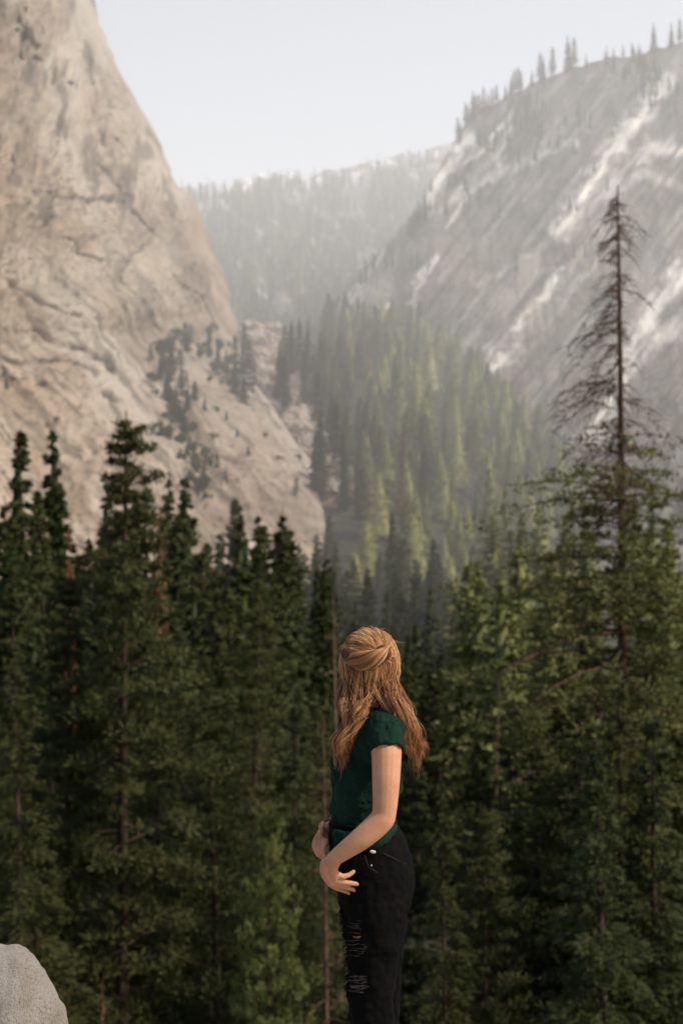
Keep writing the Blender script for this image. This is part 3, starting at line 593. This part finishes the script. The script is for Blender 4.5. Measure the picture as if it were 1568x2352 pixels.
B.limb([(862,2060,4.55,.07),(860,2130,4.53,.075),(855,2230,4.52,.064),(850,2312,4.52,.05),(855,2400,4.53,.048),(858,2560,4.54,.032),(855,2620,4.54,.034)])
B.limb([(858,2060,4.67,.07),(868,2130,4.68,.073),(868,2230,4.68,.06),(868,2312,4.68,.05),(872,2400,4.69,.046),(878,2550,4.70,.032),(876,2600,4.70,.034)])
hc=np.array(P(856,1524,4.6)); f=np.array([.5,.866,0]); rt=np.array([.866,-.5,0])
B.ellipsoid(hc,(.074,.088,.105)); B.ellipsoid(hc+f*.03+[0,0,-.05],(.055,.058,.062))
def hp(fx,rx,z): return hc+f*fx+rt*rx+np.array([0,0,z])
B.ellipsoid(hp(.1,0,-.015),(.012,.016,.022),12,8); B.ellipsoid(hp(.082,0,-.1),(.022,.02,.018),12,8); B.ellipsoid(hp(.088,0,-.058),(.024,.012,.008),12,8); B.ellipsoid(hp(.085,0,-.066),(.02,.012,.007),12,8)
for s_ in(-1,1): B.ellipsoid(hp(0,s_*.078,-.01),(.012,.016,.03),12,8); B.ellipsoid(hp(.075,s_*.035,-.035),(.022,.02,.018),12,8)
fix(B.build('body',M_skin,per,.0038,4))
Ey=MB()
for s_ in(-1,1): Ey.ellipsoid(hp(.083,s_*.031,.008),(.011,.011,.009),12,8)
fix(Ey.build('eyes',plain('eye_white',(.7,.68,.66),.3),per))
T=MB()
T.torso([(1612,832,884,.05,4.6),(1630,815,905,.09,4.6),(1650,795,925,.15,4.6),(1690,776,934,.165,4.6),(1745,763,936,.16,4.6),(1800,760,922,.142,4.6),(1850,759,911,.132,4.6),(1885,758,908,.13,4.6),(1915,760,914,.14,4.6)])
T.limb([(862,1662,4.54,.062),(880,1668,4.475,.064),(888,1700,4.42,.058),(889,1724,4.40,.0565)],24,5,rnd=False)
T.limb([(840,1662,4.66,.06),(836,1680,4.76,.06),(842,1725,4.79,.056)],24,5,rnd=False)
fix(T.build('t_shirt',M_shirt,per,.0045,5,[(.03,.07),(.014,.025)]))
K=MB()
K.limb([(772,1915,4.50,.016),(800,1925,4.46,.022),(840,1938,4.45,.026),(880,1925,4.46,.022),(906,1902,4.53,.016)],16,5,flat=.55)
K.limb([(772,1912,4.50,.015),(782,1922,4.47,.02),(792,1930,4.465,.014)],14,4)
K.limb([(780,1920,4.475,.011),(772,1940,4.48,.012),(768,1952,4.49,.006)],10,4,flat=.5)
fix(K.build('shirt_knot',M_shirt,per,.004,3,[(.01,.03)]))
J=MB()
J.torso([(1888,757,910,.128,4.6),(1915,756,924,.142,4.6),(1950,758,940,.157,4.6),(2000,766,949,.168,4.6),(2040,773,948,.17,4.6),(2080,781,941,.165,4.6),(2105,800,925,.12,4.6)])
J.limb([(858,2070,4.53,.108),(859,2130,4.52,.097),(856,2190,4.52,.083),(852,2250,4.52,.076),(851,2312,4.52,.070),(856,2400,4.53,.064),(860,2560,4.54,.05),(859,2600,4.54,.05)],28,5,rnd=False)
J.limb([(858,2075,4.67,.105),(868,2130,4.68,.096),(869,2190,4.68,.080),(872,2250,4.68,.068),(874,2312,4.68,.064),(875,2400,4.69,.06),(878,2540,4.70,.05),(878,2580,4.70,.05)],28,5,rnd=False)
fix(J.build('jeans',M_jean,per,.0055,4,[(.016,.06),(.008,.02)]))
def thin(name,pts,r,mat,par=per,flat=None):
    q=MB(); q.limb([(a,b,c,r) for a,b,c in pts],8,6,flat=flat); return fix(q.build(name,mat,par))
M_seam=plain('seam_thread',(.02,.018,.016),.8)
thin('waistband',[(758,1892,4.58),(780,1897,4.49),(830,1903,4.458),(880,1899,4.48),(908,1893,4.57)],.006,M_jean)
thin('pocket_seam',[(880,1960,4.452),(905,1972,4.462),(932,1985,4.51)],.0014,M_seam)
thin('pocket_seam',[(838,1965,4.437),(846,1990,4.432),(866,2004,4.43)],.0014,M_seam)
q=MB(); q.limb([(852,1988,4.43,.0035),(852.5,1988,4.427,.0035)],12,2); fix(q.build('rivet',plain('rivet_metal',(.3,.28,.25),.35),per))
q=MB(); q.limb([(853,1956,4.434,.005),(859,1957,4.434,.005)],8,3,flat=.4); fix(q.build('label_tab',plain('white_tab',(.7,.68,.64),.8),per))
M_rip=plain('knee_skin',(.2,.1,.06),.6,(.05,.025,.017),60); M_thr=plain('frayed_thread',(.026,.023,.02),.9)
for (x,y,w_) in [(829,2128,11),(820,2152,8),(818,2266,12)]:
    q=MB(); q.limb([(x-w_,y,4.448,.0025),(x,y+1,4.439,.0045),(x+w_,y-1,4.436,.002)],8,4); fix(q.build('ripped_hole',M_rip,per))
for cl in range(3):
    Tg=MB()
    for i in range(30 if cl<2 else 70):
        if cl<2:
            x=random.uniform(808,838); y=random.uniform(2105,2195) if cl==0 else random.uniform(2240,2280); w_=random.uniform(6,16)
            Tg.limb([(x-w_,y,4.452,.0009),(x,y+random.uniform(-1,4),4.434,.0011),(x+w_,y+random.uniform(-2,3),4.436,.0009)],5,3)
        else:
            y=random.uniform(2070,2300); x=float(np.interp(y,[2050,2130,2200,2300],[778,790,797,801])) 
            Tg.limb([(x+6,y,4.52,.0018),(x-2,y+random.uniform(0,4),4.5,.0016),(x-random.uniform(3,11),y+random.uniform(2,12),4.49,.0008)],5,3)
    tag(fix(Tg.build('frayed_threads',M_thr if cl<2 else M_jean,per)),kind='stuff')
pts_=[(752+math.cos(a)*9,1899+math.sin(a)*15,4.655-math.cos(a)*.02,.0022) for a in np.linspace(0,2*math.pi,13)]
q=MB(); q.limb(pts_,8,4,rnd=False); fix(q.build('wristband',M_seam,per))
M_boot=plain('brown_leather',(.12,.07,.04),.6)
for (x,Dp) in ((856,4.54),(878,4.70)):
    q=MB(); bp_=P(x,2600,Dp); R=[]; an=np.arange(20)/20*2*np.pi
    for (X,Zc,rx,ry) in [(-.05,.0,.13,.047),(-.05,.03,.135,.05),(-.045,.055,.12,.048),(-.015,.085,.08,.047),(.01,.12,.055,.046),(.01,.19,.052,.046)]: R.append(np.stack([bp_.x+X+np.cos(an)*rx,Dp+np.sin(an)*ry,np.full(20,Zc)],-1))
    q.rings(R); fix(q.build('boot',M_boot,per,.006,3))
# hair
m,nt,b=newmat('copper_hair'); at=N(nt,'ShaderNodeAttribute'); at.attribute_name='tint'
rr=ramp(nt,at.outputs['Fac'],[(0,(.09,.03,.01)),(.45,(.36,.145,.047)),(1,(.85,.5,.22))]); L(nt,rr.outputs[0],b.inputs['Base Color']); b.inputs['Roughness'].default_value=.34; b.inputs['Specular IOR Level'].default_value=.5; M_hair=m
M_hbase=plain('hair_base',(.12,.042,.015),.7,(.06,.02,.008),30)
Hb=MB(); hcen=np.array(P(849,1520,4.59)); hr=np.array([.091,.108,.103])
Hb.ellipsoid(hcen,hr*.98)
TB={'back':[(850,1530,4.57,62),(853,1575,4.56,50),(862,1612,4.53,34),(868,1626,4.51,15)],
    'left':[(812,1560,4.57,27),(802,1605,4.53,25),(810,1655,4.49,21),(790,1705,4.47,17),(784,1750,4.47,5)],
    'mid':[(842,1575,4.53,28),(834,1612,4.49,18),(826,1650,4.465,11),(806,1692,4.455,4)],
    'right':[(872,1560,4.55,36),(888,1600,4.50,30),(918,1650,4.49,24),(936,1705,4.51,23),(954,1755,4.54,5)],
    'right_out':[(890,1570,4.57,26),(918,1620,4.53,20),(934,1675,4.52,19),(970,1722,4.54,5)]}
for k,v in TB.items(): Hb.limb([(a,b_,c,r*PXM*.66) for a,b_,c,r in v],20,5)
Hb.limb([(795,1500,4.53,.02),(825,1512,4.495,.024),(858,1514,4.475,.026),(884,1500,4.485,.022)],16,5)
Hb.ellipsoid(np.array(P(878,1500,4.50)),(.028,.028,.026))
hb=fix(Hb.build('hair',M_hbase,per,.005,4))
HV=[];HF=[];HT=[];hn=0
def strand(p,r0,tint):
    global hn
    p=np.asarray(p); k=len(p); rr_=r0*np.interp(np.linspace(0,1,k),[0,.15,.75,1],[.7,1,.9,.2])
    V,Fq=tubes([p],[rr_],3); HV.append(V);HF.append(Fq+hn);hn+=len(V);HT.append(np.full(len(V),tint))
r=np.random.default_rng(99)
for nm,cnt_ in (('back',520),('left',620),('mid',340),('right',900),('right_out',540)):
    q=catmull([(*P(a,b_,c),rr_*PXM) for a,b_,c,rr_ in TB[nm]],8)
    for i in range(cnt_):
        a0=r.random()*6.28; cl=math.floor(a0*3.0); rc=np.random.default_rng(cl*7+len(nm)*31)
        tw=r.normal(0,.35)+rc.normal(0,1.3); fr=.62+.4*r.random()+.14*rc.random(); k0=r.integers(0,4); k1=len(q)-(r.integers(0,11) if r.random()<.8 else 0)
        ph=rc.random()*6.28+r.normal(0,.35); wv=.008+.008*rc.random()+.002*r.random(); s_=np.linspace(0,1,len(q)); fly=1+(r.random()<.1)*.7*s_
        an=a0+tw*s_; rad=q[:,3]*fr*fly
        X=q[:,0]+np.cos(an)*rad+wv*np.minimum(s_*1.5,1)*np.sin(s_*10+ph)*1.2; Yv=q[:,1]+np.sin(an)*rad+wv*np.cos(s_*8+ph); Zv=q[:,2]+.002*np.sin(s_*5+ph)
        ext=r.normal(0,.018); Zv[-3:]+=ext*np.array([.3,.6,1])
        tint=np.clip(.44+.3*(rc.random()*2-1)+r.normal(0,.15),0,1)
        strand(np.stack([X,Yv,Zv],-1)[k0:k1],.0006+.0005*r.random(),tint)
kd=(np.array(P(876,1502,4.49))-hcen)/hr; kd/=np.linalg.norm(kd)
for i in range(2100):
    d0=r.normal(0,1,3); d0/=np.linalg.norm(d0)
    if d0[2]<-.35: continue
    if r.random()<.66 and (d0[2]>.0): tgt=kd
    else: tgt=np.array([d0[0]*.9,-abs(d0[1])*.6-.2,-.95])
    tgt=tgt/np.linalg.norm(tgt); om=math.acos(np.clip(np.dot(d0,tgt),-1,1)); 
    if om<.15 or om>2.7: continue
    tt=np.linspace(0,1,14)[:,None]; sl_=(np.sin((1-tt)*om)*d0+np.sin(tt*om)*tgt)/math.sin(om); sl_/=np.linalg.norm(sl_,axis=1)[:,None]
    ph=r.random()*6; cl=math.floor(math.atan2(d0[1],d0[0])*4); lift=1.0+.06*r.random()+.035*np.sin(tt*7+cl*1.7+.4*ph)+(r.random()<.05)*.06*np.sin(tt*3.1)
    sl_=sl_*lift; sl_[:,2]-=.06*np.sin(tt[:,0]*3.14)*(d0[2]<.5)
    strand(hcen+sl_*hr,.0007+.0005*r.random(),np.clip(.66+.2*math.sin(cl*5.1)+r.normal(0,.18),0,1))
q=catmull([(*P(a,b_,c),rr_) for a,b_,c,rr_ in [(785,1500,4.56,.018),(805,1508,4.51,.022),(835,1517,4.475,.026),(862,1514,4.462,.027),(886,1500,4.475,.022),(892,1486,4.50,.014)]],7)
for i in range(360):
    a0=r.random()*6.28; s_=np.linspace(0,1,len(q)); an=a0+s_*5; rad=q[:,3]*(.85+.35*r.random())
    strand(np.stack([q[:,0]+np.cos(an)*rad*.3,q[:,1]+np.sin(an)*rad,q[:,2]+np.cos(an)*rad],-1),.0008,np.clip(.52+.3*math.sin(a0*5)+r.normal(0,.16),0,1))
for i in range(60):
    a=.55+r.random()*2.05; p0=hcen+hr*np.array([math.cos(a),-.2,math.sin(a)]); d=r.normal(0,.4,3)+[math.cos(a)*.3,0,-.3]; tt=np.linspace(0,1,9)[:,None]
    strand(p0+d*tt*.05*r.random()+np.array([0,0,-.02])*tt*tt+.003*np.sin(tt*5+i),.0004,.85)
me=mesh_np('hair_strands',np.concatenate(HV),np.concatenate(HF),M_hair,True,{'tint':np.concatenate(HT)})
tag(link('hair_strands',me,hb),kind='stuff')
# ---------------------------------------------------------------- camera
cd=bpy.data.cameras.new('camera'); cam=bpy.data.objects.new('camera',cd); COL.objects.link(cam); cam.location=(0,0,CZ); cam.rotation_euler=(math.pi/2,0,0)
cd.sensor_fit='VERTICAL'; cd.sensor_height=36; cd.lens=50; cd.clip_end=9000; cd.clip_start=.1
cd.dof.use_dof=True; cd.dof.focus_distance=4.48; cd.dof.aperture_fstop=3.5
S.camera=cam
S.view_settings.view_transform='Standard'; S.view_settings.look='None'
